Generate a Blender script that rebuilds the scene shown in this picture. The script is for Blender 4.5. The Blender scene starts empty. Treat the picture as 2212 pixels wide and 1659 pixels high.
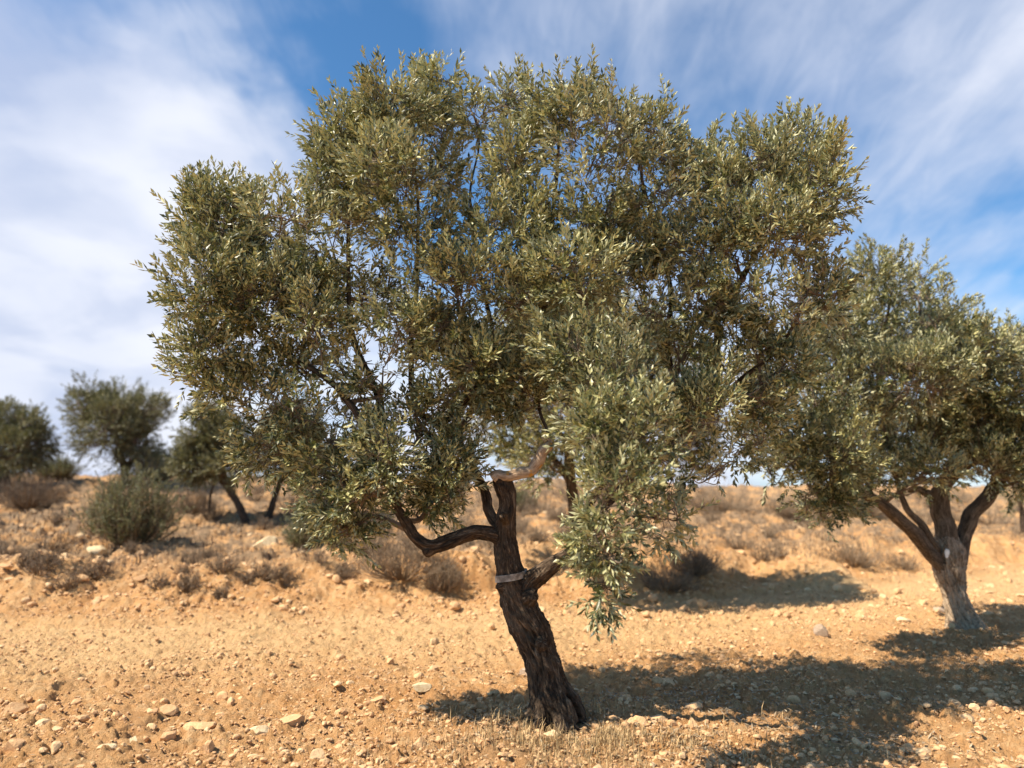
import bpy, math, random
import numpy as np
from mathutils import Vector
R = math.radians
rng = np.random.default_rng(7)
random.seed(7)
sc = bpy.context.scene

# ------------------------------------------------------------------ camera, sky, sun, exposure
EYE = 1.5
FPX = 1598.6            # focal length in units of the 2212 px wide view I measured in
CXP, CYP, HOR = 1106.0, 829.5, 1058.0
PITCH = math.atan((HOR - CYP) / FPX)
cam_d = bpy.data.cameras.new("camera")
cam = bpy.data.objects.new("camera", cam_d)
sc.collection.objects.link(cam)
cam.location = (0, 0, EYE)
cam.rotation_euler = (math.pi / 2 + PITCH, 0, 0)
cam_d.sensor_width = 36
cam_d.lens = FPX / 2212 * 36
cam_d.clip_start = 0.05
cam_d.clip_end = 3000
cam_d.dof.use_dof = True
cam_d.dof.focus_distance = 4.8
cam_d.dof.aperture_fstop = 0.95
sc.camera = cam

SUN_X, SUN_Y = 0.76, 0.30           # metres of shadow per metre of height
sdir = Vector((SUN_X, SUN_Y, -1.0)).normalized()
SUN_ELEV = math.asin(-sdir.z)
SUN_ROT = math.atan2(-sdir.x, -sdir.y) % (2 * math.pi)
sun_d = bpy.data.lights.new("sun", 'SUN')
sun_d.energy = 5.0
sun_d.angle = R(0.5)
sun_d.color = (1.0, 0.90, 0.75)
sun = bpy.data.objects.new("sun", sun_d)
sc.collection.objects.link(sun)
sun.rotation_euler = sdir.to_track_quat('-Z', 'Y').to_euler()
sun.location = (-10, -3, 12)

world = bpy.data.worlds.new("World")
sc.world = world
world.use_nodes = True
SKY_STRENGTH = 0.072
CLOUD_WHITE = (7.3, 7.6, 8.5, 1)
CLOUD_GREY = (3.9, 4.7, 6.6, 1)

sc.view_settings.view_transform = 'Standard'
sc.view_settings.look = 'None'
sc.view_settings.exposure = 0.80
sc.view_settings.gamma = 1.0
sc.view_settings.use_curve_mapping = False
sc.render.engine = 'CYCLES'
sc.cycles.use_denoising = True
sc.cycles.max_bounces = 6
sc.cycles.diffuse_bounces = 2
sc.cycles.transmission_bounces = 4


def P(px, py, Y):
    """world point at distance Y in front of the camera seen at (px,py) of the 2212x1659 view"""
    a = (px - CXP) / FPX
    u = (CYP - py) / FPX
    dy = math.cos(PITCH) - u * math.sin(PITCH)
    dz = math.sin(PITCH) + u * math.cos(PITCH)
    k = Y / dy
    return np.array([a * k, Y, EYE + dz * k])


def sky_dir(px, py):
    a = (px - CXP) / FPX
    u = (CYP - py) / FPX
    v = np.array([a, math.cos(PITCH) - u * math.sin(PITCH), math.sin(PITCH) + u * math.cos(PITCH)])
    return v / np.linalg.norm(v)


class NT:
    """small node-tree helper"""
    def __init__(self, tree):
        self.t = tree
        tree.nodes.clear()
    def n(self, typ, **kw):
        nd = self.t.nodes.new(typ)
        for k, v in kw.items():
            setattr(nd, k, v)
        return nd
    def l(self, a, b):
        self.t.links.new(a, b)
    def set(self, sock, v):
        if isinstance(v, bpy.types.NodeSocket):
            self.l(v, sock)
        else:
            sock.default_value = v
    def math(self, op, a, b=0.0, clamp=False):
        m = self.n('ShaderNodeMath', operation=op, use_clamp=clamp)
        self.set(m.inputs[0], a)
        self.set(m.inputs[1], b)
        return m.outputs[0]
    def mix(self, f, a, b, blend='MIX'):
        m = self.n('ShaderNodeMix', data_type='RGBA', blend_type=blend)
        self.set(m.inputs[0], f)
        self.set(m.inputs[6], a)
        self.set(m.inputs[7], b)
        return m.outputs[2]
    def ramp(self, x, lo, hi, a=0.0, b=1.0, smooth=True):
        m = self.n('ShaderNodeMapRange')
        m.interpolation_type = 'SMOOTHSTEP' if smooth else 'LINEAR'
        self.set(m.inputs[0], x)
        for i, v in enumerate((lo, hi, a, b)):
            m.inputs[1 + i].default_value = v
        return m.outputs[0]
    def noise(self, vec, scale, detail=4, rough=0.55, dist=0.0):
        m = self.n('ShaderNodeTexNoise')
        if vec is not None:
            self.l(vec, m.inputs['Vector'])
        m.inputs['Scale'].default_value = scale
        m.inputs['Detail'].default_value = detail
        m.inputs['Roughness'].default_value = rough
        m.inputs['Distortion'].default_value = dist
        return m.outputs['Fac']
    def mapping(self, vec, scale=(1, 1, 1), rot=(0, 0, 0), loc=(0, 0, 0)):
        m = self.n('ShaderNodeMapping')
        self.l(vec, m.inputs[0])
        m.inputs['Location'].default_value = loc
        m.inputs['Rotation'].default_value = rot
        m.inputs['Scale'].default_value = scale
        return m.outputs[0]


def build_sky():
    t = NT(world.node_tree)
    out = t.n('ShaderNodeOutputWorld')
    bg = t.n('ShaderNodeBackground')
    bg.inputs[1].default_value = SKY_STRENGTH
    t.l(bg.outputs[0], out.inputs[0])
    sky = t.n('ShaderNodeTexSky', sky_type='NISHITA')
    sky.sun_disc = False
    sky.sun_elevation = SUN_ELEV
    sky.sun_rotation = SUN_ROT
    sky.altitude = 600
    sky.air_density = 1.0
    sky.dust_density = 0.6
    sky.ozone_density = 2.5
    tc = t.n('ShaderNodeTexCoord')
    d = tc.outputs['Generated']
    sep = t.n('ShaderNodeSeparateXYZ')
    t.l(d, sep.inputs[0])
    den = t.math('ADD', t.math('MAXIMUM', sep.outputs[2], 0.0), 0.28)
    cmb = t.n('ShaderNodeCombineXYZ')
    t.l(t.math('DIVIDE', sep.outputs[0], den), cmb.inputs[0])
    t.l(t.math('DIVIDE', sep.outputs[1], den), cmb.inputs[1])
    plane = cmb.outputs[0]
    streak = t.noise(t.mapping(plane, (2.6, 0.9, 1), (0, 0, R(-28)), (3.1, 0.4, 0)), 1.6, 6, 0.55, 0.35)
    soft = t.noise(t.mapping(plane, (1.3, 1, 1), (0, 0, R(20)), (7.7, 2.2, 0)), 1.5, 5, 0.55, 0.2)
    fine = t.noise(t.mapping(plane, (4.5, 1.6, 1), (0, 0, R(-38)), (1.3, 8.4, 0)), 3.2, 7, 0.62, 0.6)
    cov = t.math('ADD', t.math('MULTIPLY', streak, 0.36), t.math('MULTIPLY', soft, 0.42))
    cov = t.math('ADD', cov, t.math('MULTIPLY', fine, 0.30))

    def blob(px, py, wpx, amp, cov):
        v = sky_dir(px, py)
        dist = t.n('ShaderNodeVectorMath', operation='DISTANCE')
        t.l(d, dist.inputs[0])
        dist.inputs[1].default_value = tuple(v)
        g = t.ramp(dist.outputs['Value'], 0.0, wpx / FPX, amp, 0.0)
        return t.math('ADD', cov, g)
    wn = t.n('ShaderNodeTexNoise')
    t.l(plane, wn.inputs['Vector'])
    wn.inputs['Scale'].default_value = 2.2
    wn.inputs['Detail'].default_value = 5
    v1 = t.n('ShaderNodeVectorMath', operation='SUBTRACT'); t.l(wn.outputs['Color'], v1.inputs[0]); v1.inputs[1].default_value = (0.5, 0.5, 0.5)
    v2 = t.n('ShaderNodeVectorMath', operation='SCALE'); t.l(v1.outputs[0], v2.inputs[0]); v2.inputs['Scale'].default_value = 0.42
    v3 = t.n('ShaderNodeVectorMath', operation='ADD'); t.l(v2.outputs[0], v3.inputs[0]); t.l(d, v3.inputs[1])
    d = v3.outputs[0]
    for b in SKY_BLOBS:
        cov = blob(*b, cov)
    cov = t.math('ADD', cov, t.ramp(sep.outputs[2], 0.30, 0.0, 0.0, 0.22))
    mask = t.math('MULTIPLY', t.ramp(cov, 0.36, 0.98), t.ramp(sep.outputs[1], -0.35, 0.25, 0.12, 1.0))
    greyf = t.ramp(t.noise(t.mapping(plane, (1, 1, 1), (0, 0, 0), (1.7, 5.3, 0)), 2.6, 5, 0.5, 0.3), 0.42, 0.62)
    g0 = t.math('SUBTRACT', 1.0, 0.0)
    grey_zone = None
    for (px, py, w, a) in GREY_BLOBS:
        v = sky_dir(px, py)
        dist = t.n('ShaderNodeVectorMath', operation='DISTANCE')
        t.l(d, dist.inputs[0])
        dist.inputs[1].default_value = tuple(v)
        g = t.ramp(dist.outputs['Value'], 0.0, w / FPX, a, 0.0)
        grey_zone = g if grey_zone is None else t.math('ADD', grey_zone, g)
    gf = t.math('ADD', t.math('MULTIPLY', greyf, 0.45), grey_zone, clamp=True)
    cloud = t.mix(gf, CLOUD_WHITE, CLOUD_GREY)
    skyc = t.mix(1.0, sky.outputs[0], SKY_TINT, 'MULTIPLY')
    col = t.mix(mask, skyc, cloud)
    t.l(col, bg.inputs[0])


SKY_TINT = (0.74, 1.20, 1.42, 1)
SKY_BLOBS = [  # (px, py, radius, amount)
    (90, 250, 560, 0.52), (520, 330, 420, 0.24), (100, 620, 500, 0.20), (300, 800, 500, 0.22),
    (1050, 60, 300, 0.05), (780, 60, 260, -0.30), (640, 60, 200, -0.10), (180, 0, 260, -0.30), (430, 70, 200, -0.10), (1450, 60, 380, 0.10), (760, 230, 200, -0.14),
    (2180, 60, 350, 0.22), (1900, 300, 500, 0.08), (2100, 500, 420, 0.08), (2150, 700, 170, -0.22),
    (2180, 330, 150, -0.12), (1560, 230, 230, -0.10), (1080, 400, 330, -0.14), (60, 960, 300, 0.05),
    (1450, 900, 420, 0.25), (880, 850, 400, 0.25)]
GREY_BLOBS = [(60, 20, 340, 0.9), (330, 130, 260, 0.3), (30, 470, 260, 0.35), (1750, 120, 600, 0.35), (80, 900, 320, 0.35)]
build_sky()


# ------------------------------------------------------------------ materials
def new_mat(name):
    m = bpy.data.materials.new(name)
    m.use_nodes = True
    t = NT(m.node_tree)
    out = t.n('ShaderNodeOutputMaterial')
    p = t.n('ShaderNodeBsdfPrincipled')
    t.l(p.outputs[0], out.inputs[0])
    return m, t, p, out


def attr(t, name):
    a = t.n('ShaderNodeAttribute', attribute_type='GEOMETRY', attribute_name=name)
    return a


def bump(t, p, h, strength, dist):
    b = t.n('ShaderNodeBump')
    b.inputs['Strength'].default_value = strength
    b.inputs['Distance'].default_value = dist
    t.l(h, b.inputs['Height'])
    t.l(b.outputs[0], p.inputs['Normal'])


def mat_ground():
    m, t, p, out = new_mat("soil")
    tc = t.n('ShaderNodeTexCoord')
    o = tc.outputs['Object']
    n1 = t.noise(o, 0.55, 5, 0.6)
    n2 = t.noise(o, 9, 6, 0.65)
    n3 = t.noise(o, 55, 5, 0.7)
    c = t.mix(t.ramp(n1, 0.35, 0.65), SOIL_A, SOIL_B)
    c = t.mix(t.ramp(n2, 0.42, 0.72, 0, 0.75), c, SOIL_PALE)
    c = t.mix(t.ramp(n3, 0.52, 0.64, 0, 0.6), c, SOIL_DARK)
    n6 = t.noise(t.mapping(o, (0.55, 1.7, 1), (0, 0, R(6))), 1.6, 6, 0.62, 0.4)
    c = t.mix(t.ramp(n6, 0.46, 0.66, 0, 0.55), c, (0.46, 0.235, 0.095, 1))
    c = t.mix(t.math("MULTIPLY", attr(t, "tilled").outputs["Fac"], 0.55), c, (0.80, 0.54, 0.27, 1))
    sg = attr(t, "scrub").outputs['Fac']
    n4 = t.noise(o, 2.2, 6, 0.7)
    n5 = t.noise(o, 14, 5, 0.7)
    sc_ = t.mix(t.ramp(n5, 0.4, 0.62), (0.38, 0.25, 0.145, 1), (0.20, 0.14, 0.085, 1))
    f = t.math('MULTIPLY', sg, t.ramp(n4, 0.37, 0.56))
    c = t.mix(f, c, sc_)
    t.l(c, p.inputs['Base Color'])
    p.inputs['Roughness'].default_value = 0.95
    p.inputs['Specular IOR Level'].default_value = 0.15
    h = t.math('ADD', t.math('MULTIPLY', t.noise(o, 30, 8, 0.75), 1.0), t.math('MULTIPLY', t.noise(o, 120, 4, 0.7), 0.4))
    bump(t, p, h, 1.0, 0.03)
    return m


SOIL_A = (0.61, 0.315, 0.12, 1)
SOIL_B = (0.70, 0.395, 0.17, 1)
SOIL_PALE = (0.75, 0.51, 0.27, 1)
SOIL_DARK = (0.34, 0.17, 0.075, 1)


def mat_stone(name, a, b, tone_attr=True):
    m, t, p, out = new_mat(name)
    tc = t.n('ShaderNodeTexCoord')
    o = tc.outputs['Object']
    f = t.ramp(t.noise(o, 40, 5, 0.7), 0.35, 0.65)
    c = t.mix(f, a, b)
    if tone_attr:
        tn = attr(t, "tone").outputs['Fac']
        c = t.mix(t.ramp(tn, 0.55, 1.0, 0, 0.8), c, (0.74, 0.54, 0.31, 1))
        c = t.mix(t.ramp(tn, 0.25, 0.0, 0, 0.6), c, (0.36, 0.20, 0.10, 1))
    t.l(c, p.inputs['Base Color'])
    p.inputs['Roughness'].default_value = 0.9
    p.inputs['Specular IOR Level'].default_value = 0.2
    bump(t, p, t.noise(o, 90, 6, 0.7), 0.8, 0.01)
    return m


def mat_bark(name, dark, mid, light, lichen=0.0, depth=0.012):
    m, t, p, out = new_mat(name)
    a = attr(t, "bark")           # x = around in metres, y = along in metres
    v = a.outputs['Vector']
    tc = t.n('ShaderNodeTexCoord')
    o = tc.outputs['Object']
    st = t.noise(t.mapping(v, (34, 6.0, 34)), 1.0, 8, 0.72, 0.9)
    fl = t.noise(t.mapping(v, (95, 28, 95)), 1.0, 5, 0.7, 0.5)
    h = t.math('ADD', t.math('MULTIPLY', st, 0.7), t.math('MULTIPLY', fl, 0.3))
    c = t.mix(t.ramp(h, 0.40, 0.54), dark, mid)
    c = t.mix(t.ramp(h, 0.52, 0.64), c, light)
    big = t.noise(o, 5, 4, 0.6)
    c = t.mix(t.ramp(big, 0.5, 0.75, 0, 0.3), c, light)
    if lichen > 0:
        ln = t.noise(o, 11, 5, 0.6)
        c = t.mix(t.ramp(ln, 0.66 - 0.14 * lichen, 0.72 - 0.14 * lichen, 0, 0.85), c, (0.62, 0.30, 0.03, 1))
    t.l(c, p.inputs['Base Color'])
    p.inputs['Roughness'].default_value = 0.9
    p.inputs['Specular IOR Level'].default_value = 0.2
    bump(t, p, h, 1.0, depth)
    return m


def mat_leaf(name, top_a, top_b, under, yellow, gloss=0.42, trans=0.13):
    m, t, p, out = new_mat(name)
    tn = attr(t, "tone").outputs['Vector']
    sp = t.n('ShaderNodeSeparateXYZ')
    t.l(tn, sp.inputs[0])
    c = t.mix(sp.outputs[0], top_a, top_b)
    c = t.mix(t.ramp(sp.outputs[1], 0.60, 0.95, 0, 0.9), c, yellow)
    g = t.n('ShaderNodeNewGeometry')
    uc = t.mix(t.math('MULTIPLY', sp.outputs[0], 0.45), under, yellow)
    col = t.mix(g.outputs['Backfacing'], c, uc)
    t.l(col, p.inputs['Base Color'])
    p.inputs['Roughness'].default_value = gloss
    p.inputs['Specular IOR Level'].default_value = 0.5
    tr = t.n('ShaderNodeBsdfTranslucent')
    t.l(t.mix(0.5, col, (0.30, 0.33, 0.06, 1)), tr.inputs[0])
    mx = t.n('ShaderNodeMixShader')
    mx.inputs[0].default_value = trans
    t.l(p.outputs[0], mx.inputs[1])
    t.l(tr.outputs[0], mx.inputs[2])
    t.l(mx.outputs[0], out.inputs[0])
    return m


def mat_plain(name, a, b, scale=30, rough=0.8):
    m, t, p, out = new_mat(name)
    tc = t.n('ShaderNodeTexCoord')
    c = t.mix(t.ramp(t.noise(tc.outputs['Object'], scale, 5, 0.65), 0.35, 0.65), a, b)
    t.l(c, p.inputs['Base Color'])
    p.inputs['Roughness'].default_value = rough
    return m


def mat_straw(name, a, b):
    m, t, p, out = new_mat(name)
    tn = attr(t, "tone").outputs['Fac']
    t.l(t.mix(tn, a, b), p.inputs['Base Color'])
    p.inputs['Roughness'].default_value = 0.7
    return m


M = {}
M['ground'] = mat_ground()
M['stone'] = mat_stone("pale_stone", (0.58, 0.33, 0.16, 1), (0.68, 0.43, 0.22, 1))
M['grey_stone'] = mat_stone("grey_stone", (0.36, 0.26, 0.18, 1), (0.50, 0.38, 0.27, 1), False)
M['pale_rock'] = mat_stone("cream_rock", (0.66, 0.47, 0.26, 1), (0.78, 0.62, 0.38, 1), False)
M['bark'] = mat_bark("olive_bark", (0.020, 0.014, 0.009, 1), (0.080, 0.053, 0.033, 1), (0.27, 0.19, 0.12, 1), 0.0, 0.02)
M['bark_stub'] = mat_bark("sunlit_lichened_bark", (0.24, 0.15, 0.085, 1), (0.52, 0.37, 0.24, 1), (0.70, 0.55, 0.38, 1), 0.5)  # orange lichen, plus bark lightened so the stub limb looks sunlit
M['bark_grey'] = mat_bark("grey_bark", (0.14, 0.098, 0.060, 1), (0.38, 0.28, 0.185, 1), (0.55, 0.43, 0.30, 1), 0.0)
M['bark_shaded'] = mat_bark("shaded_limb_bark", (0.045, 0.032, 0.021, 1), (0.13, 0.095, 0.063, 1), (0.30, 0.22, 0.15, 1), 0.0)  # right tree's limbs: crown shade painted in as darker bark
M['bark_far'] = mat_bark("dark_bark", (0.04, 0.026, 0.018, 1), (0.09, 0.06, 0.04, 1), (0.15, 0.11, 0.075, 1), 0.0)
M['twig'] = mat_plain("twig_bark", (0.10, 0.07, 0.045, 1), (0.24, 0.17, 0.11, 1), 18)
LEAF_TOP_A = (0.036, 0.046, 0.018, 1)
LEAF_TOP_B = (0.155, 0.158, 0.055, 1)
LEAF_UNDER = (0.45, 0.435, 0.255, 1)
LEAF_YEL = (0.60, 0.54, 0.23, 1)
M['leaf'] = mat_leaf("olive_leaf", LEAF_TOP_A, LEAF_TOP_B, LEAF_UNDER, LEAF_YEL)
M['leaf_far'] = mat_leaf("far_olive_leaf", (0.070, 0.064, 0.028, 1), (0.145, 0.130, 0.055, 1), (0.22, 0.20, 0.11, 1), (0.26, 0.22, 0.09, 1), 0.55, 0.15)
M['leaf_shrub'] = mat_leaf("shrub_leaf", (0.06, 0.066, 0.03, 1), (0.125, 0.125, 0.055, 1), (0.2, 0.19, 0.11, 1), (0.26, 0.22, 0.08, 1), 0.6, 0.15)
M['dry'] = mat_straw("dry_twig", (0.11, 0.072, 0.042, 1), (0.31, 0.215, 0.125, 1))
M['straw'] = mat_straw("straw", (0.30, 0.20, 0.09, 1), (0.62, 0.42, 0.20, 1))


# ------------------------------------------------------------------ mesh helpers
def mesh_obj(name, verts, faces, mat, parent=None, attrs=None, smooth=False, loc=None):
    """faces: array (M,3) or (M,4), or a list of such arrays"""
    if not isinstance(faces, list):
        faces = [faces]
    faces = [np.asarray(f, dtype=np.int32) for f in faces if len(f)]
    verts = np.asarray(verts, dtype=np.float32)
    if loc is not None:
        verts = verts - np.asarray(loc, dtype=np.float32)
    me = bpy.data.meshes.new(name)
    me.vertices.add(len(verts))
    me.vertices.foreach_set("co", verts.ravel())
    nl = sum(f.size for f in faces)
    nf = sum(len(f) for f in faces)
    me.loops.add(nl)
    me.loops.foreach_set("vertex_index", np.concatenate([f.ravel() for f in faces]))
    starts, tot, k = [], [], 0
    for f in faces:
        starts.append(k + np.arange(len(f)) * f.shape[1])
        k += f.size
    me.polygons.add(nf)
    me.polygons.foreach_set("loop_start", np.concatenate(starts).astype(np.int32))
    me.update(calc_edges=True)
    me.validate()
    for an, av in (attrs or {}).items():
        av = np.asarray(av, dtype=np.float32)
        if av.ndim == 1:
            a = me.attributes.new(an, 'FLOAT', 'POINT')
            a.data.foreach_set("value", av)
        else:
            a = me.attributes.new(an, 'FLOAT_VECTOR', 'POINT')
            a.data.foreach_set("vector", av.ravel())
    me.polygons.foreach_set("use_smooth", np.full(len(me.polygons), smooth))
    if mat is not None:
        me.materials.append(mat)
    ob = bpy.data.objects.new(name, me)
    sc.collection.objects.link(ob)
    if loc is not None and parent is None:
        ob.location = tuple(float(v) for v in loc)
    if parent is not None:
        ob.parent = parent
    return ob


def tag(o, label=None, cat=None, group=None, kind=None):
    if label: o['label'] = label
    if cat: o['category'] = cat
    if group: o['group'] = group
    if kind: o['kind'] = kind
    return o


def empty(name, loc, label, cat, group=None):
    o = bpy.data.objects.new(name, None)
    sc.collection.objects.link(o)
    o.location = tuple(float(v) for v in loc)
    o.empty_display_size = 0.2
    return tag(o, label, cat, group)


_perm = rng.random((256, 256)).astype(np.float32)


def vnoise(x, y):
    xi = np.floor(x).astype(np.int64); yi = np.floor(y).astype(np.int64)
    fx = (x - xi); fy = (y - yi)
    fx = fx * fx * (3 - 2 * fx); fy = fy * fy * (3 - 2 * fy)
    a = _perm[xi & 255, yi & 255]; b = _perm[(xi + 1) & 255, yi & 255]
    c = _perm[xi & 255, (yi + 1) & 255]; d = _perm[(xi + 1) & 255, (yi + 1) & 255]
    return (a * (1 - fx) + b * fx) * (1 - fy) + (c * (1 - fx) + d * fx) * fy - 0.5


def fbm(x, y, scale, octs=4, gain=0.5):
    s, amp, r = 0, 1.0, 0.0
    for k in range(octs):
        ca, sa = math.cos(0.6 * k + 0.3), math.sin(0.6 * k + 0.3)
        f = scale * 2.03 ** k
        r = r + amp * vnoise((x * ca - y * sa) * f + 17.3 * k, (x * sa + y * ca) * f + 5.7 * k)
        amp *= gain
    return r


def sstep(x, a, b):
    t = np.clip((x - a) / (b - a), 0, 1)
    return t * t * (3 - 2 * t)


# ------------------------------------------------------------------ terrain
def edge_y(x):
    return 9.3 + 0.15 * x + 0.40 * np.maximum(x - 0.5, 0) - 0.25 * np.maximum(x - 7, 0) + 0.5 * vnoise(x * 0.5 + 3, x * 0 + 9.0)


def base_h(x, y):
    x = np.asarray(x, dtype=float); y = np.asarray(y, dtype=float)
    s = y - edge_y(x)
    lift = 1.0 + 0.16 * sstep(-x, 2, 12)
    z = 0.07 * sstep(s, -0.1, 0.1) + 0.42 * sstep(s, 0.25, 1.7) * (1 - 0.2 * sstep(x, 2, 5)) + 1.17 * lift * sstep(s, 1.5, 17)
    z = z - 1.2 * sstep(s, 17, 45)
    # lumpy bank
    w = sstep(s, 0, 1.2)
    z = z + w * (0.22 * fbm(x, y, 0.8, 4) + 0.10 * fbm(x, y, 3.0, 3)) * (1 - sstep(s, 30, 60))
    # mound added to throw the dark patch on the bank, steep towards the right
    mx, my = 5.05, 11.9
    d = np.sqrt(((x - mx) / np.where(x > mx, 0.40, 1.5)) ** 2 + ((y - my) / 1.0) ** 2) + 0.5 * fbm(x, y, 1.4, 3)
    z = z + 0.26 * (1 - sstep(d, 0.15, 1.0))
    d2 = np.sqrt(((x + 0.9) / 1.0) ** 2 + ((y - 10.3) / 0.6) ** 2)
    z = z + 0.30 * (1 - sstep(d2, 0.2, 1.0))
    d3 = np.sqrt(((x - 0.5) / 0.9) ** 2 + ((y - 11.4) / 0.7) ** 2)
    z = z + 0.25 * (1 - sstep(d3, 0.2, 1.0))
    z = z + 0.035 * fbm(x, y, 0.45, 3) * (1 - w)
    # slight mound round the old tree's foot
    d4 = np.sqrt((x - 0.35) ** 2 + (y - 4.9) ** 2)
    z = z + 0.05 * (1 - sstep(d4, 0.15, 1.1))
    return z


def ground_h(x, y):
    x = np.asarray(x, dtype=float); y = np.asarray(y, dtype=float)
    s = y - edge_y(x)
    near = 1 - sstep(y, 14, 26)
    z = base_h(x, y)
    c = np.abs(fbm(x, y, 5.5, 4, 0.6))
    z = z + near * (0.055 * fbm(x, y, 2.6, 3) + 0.040 * c)
    q = fbm(x, y, 13, 3, 0.6)
    pt = 0.45 + 0.55 * sstep(fbm(x + 3, y + 8, 0.9, 2), -0.05, 0.25) * (1 - 0.6 * sstep(y, 5.0, 8.0))
    z = z + near * pt * 0.070 * np.maximum(q, 0.06)
    q2 = fbm(x + 31, y - 12, 27, 2, 0.6)
    z = z + near * (0.5 + 0.5 * pt) * 0.060 * np.maximum(q2, 0.0)
    z = z + near * 0.022 * fbm(x, y, 60, 2, 0.6)
    rough = sstep(s, 0.0, 1.0) * (1 - sstep(s, 14, 22))
    z = z + rough * (0.16 * np.abs(fbm(x + 5, y, 1.7, 4, 0.6)) + 0.10 * np.maximum(fbm(x, y + 7, 4.5, 3, 0.6), 0))
    return z


def ground_hit(px, py):
    a = P(px, py, 1.0) - np.array([0, 0, EYE])
    prev = None
    for Y in np.arange(2.0, 60, 0.04):
        p = np.array([0, 0, EYE]) + a * Y
        h = float(base_h(p[0], p[1]))
        if p[2] <= h:
            p[2] = float(ground_h(p[0], p[1]))
            return p
    p[2] = float(ground_h(p[0], p[1]))
    return p


def build_ground():
    ys = [-30, -20, -12, -7, -4, -2, -1, -0.3, 0.3, 0.8, 1.2, 1.6, 1.9]
    y = 2.1
    while y < 32:
        ys.append(y); y += 0.0038 * y
    while y < 900:
        ys.append(y); y *= 1.05
    ys = np.array(ys)
    nx = 640
    u = np.linspace(-1, 1, 2 * nx + 1)
    hw = 4.0 + 0.80 * np.maximum(ys, 0)
    inner = np.abs(u) <= 0.94
    # outer 6% of columns stretch to a wide skirt
    us = np.where(inner, u / 0.94, np.sign(u) * (1 + ((np.abs(u) - 0.94) / 0.06) ** 2 * 3.0))
    X = hw[:, None] * us[None, :] + np.where(inner, 0, np.sign(u) * ((np.abs(u) - 0.94) / 0.06) ** 2 * 30)[None, :]
    Y = np.repeat(ys[:, None], len(u), 1)
    Z = ground_h(X, Y)
    nr, nc = X.shape
    V = np.stack([X, Y, Z], -1).reshape(-1, 3)
    i = (np.arange(nr - 1)[:, None] * nc + np.arange(nc - 1)[None, :]).ravel()
    F = np.stack([i, i + 1, i + nc + 1, i + nc], 1)
    s = (Y - edge_y(X)).ravel()
    scrub = sstep(s, 0.6, 3.2) * (1 - 0.15 * sstep(s, 20, 40))
    # withered weeds round the old trunk
    d = np.sqrt((X.ravel() - 0.35) ** 2 + ((Y.ravel() - 4.55) * 1.4) ** 2)
    scrub = np.maximum(scrub, 0.55 * (1 - sstep(d, 0.2, 1.0)))
    paler = sstep(s, -3.4, -1.6) * (1 - sstep(s, -0.3, 0.3))
    g = mesh_obj("ground", V, F, M['ground'], attrs={"scrub": scrub, "tilled": paler}, smooth=True)
    tag(g, kind='structure')
    g['label'] = "orange stony soil of the olive grove rising to a scrubby bank"


build_ground()

# ------------------------------------------------------------------ stones
def ico(sub):
    bm_v = []
    t = (1 + 5 ** 0.5) / 2
    v = [(-1, t, 0), (1, t, 0), (-1, -t, 0), (1, -t, 0), (0, -1, t), (0, 1, t), (0, -1, -t), (0, 1, -t), (t, 0, -1), (t, 0, 1), (-t, 0, -1), (-t, 0, 1)]
    f = [(0, 11, 5), (0, 5, 1), (0, 1, 7), (0, 7, 10), (0, 10, 11), (1, 5, 9), (5, 11, 4), (11, 10, 2), (10, 7, 6), (7, 1, 8),
         (3, 9, 4), (3, 4, 2), (3, 2, 6), (3, 6, 8), (3, 8, 9), (4, 9, 5), (2, 4, 11), (6, 2, 10), (8, 6, 7), (9, 8, 1)]
    v = [np.array(a) / np.linalg.norm(a) for a in v]
    for _ in range(sub):
        mid = {}
        def m(a, b):
            k = (min(a, b), max(a, b))
            if k not in mid:
                p = v[a] + v[b]
                v.append(p / np.linalg.norm(p)); mid[k] = len(v) - 1
            return mid[k]
        nf = []
        for a, b, c in f:
            ab, bc, ca = m(a, b), m(b, c), m(c, a)
            nf += [(a, ab, ca), (b, bc, ab), (c, ca, bc), (ab, bc, ca)]
        f = nf
    return np.array(v), np.array(f)


ICO = [ico(k) for k in range(4)]


def rock_shape(sub, r, cuts=7, jag=0.10):
    v, f = ICO[sub]
    v = v.copy()
    for _ in range(cuts):
        n = r.normal(size=3); n /= np.linalg.norm(n)
        h = r.uniform(0.45, 0.85)
        d = v @ n
        v = v - np.outer(np.maximum(d - h, 0), n)
    v = v * (1 + jag * (r.random((len(v), 1)) - 0.5))
    return v, f


ROCKS = {k: [rock_shape(k, rng) for _ in range(14)] for k in (0, 1)}


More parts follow.
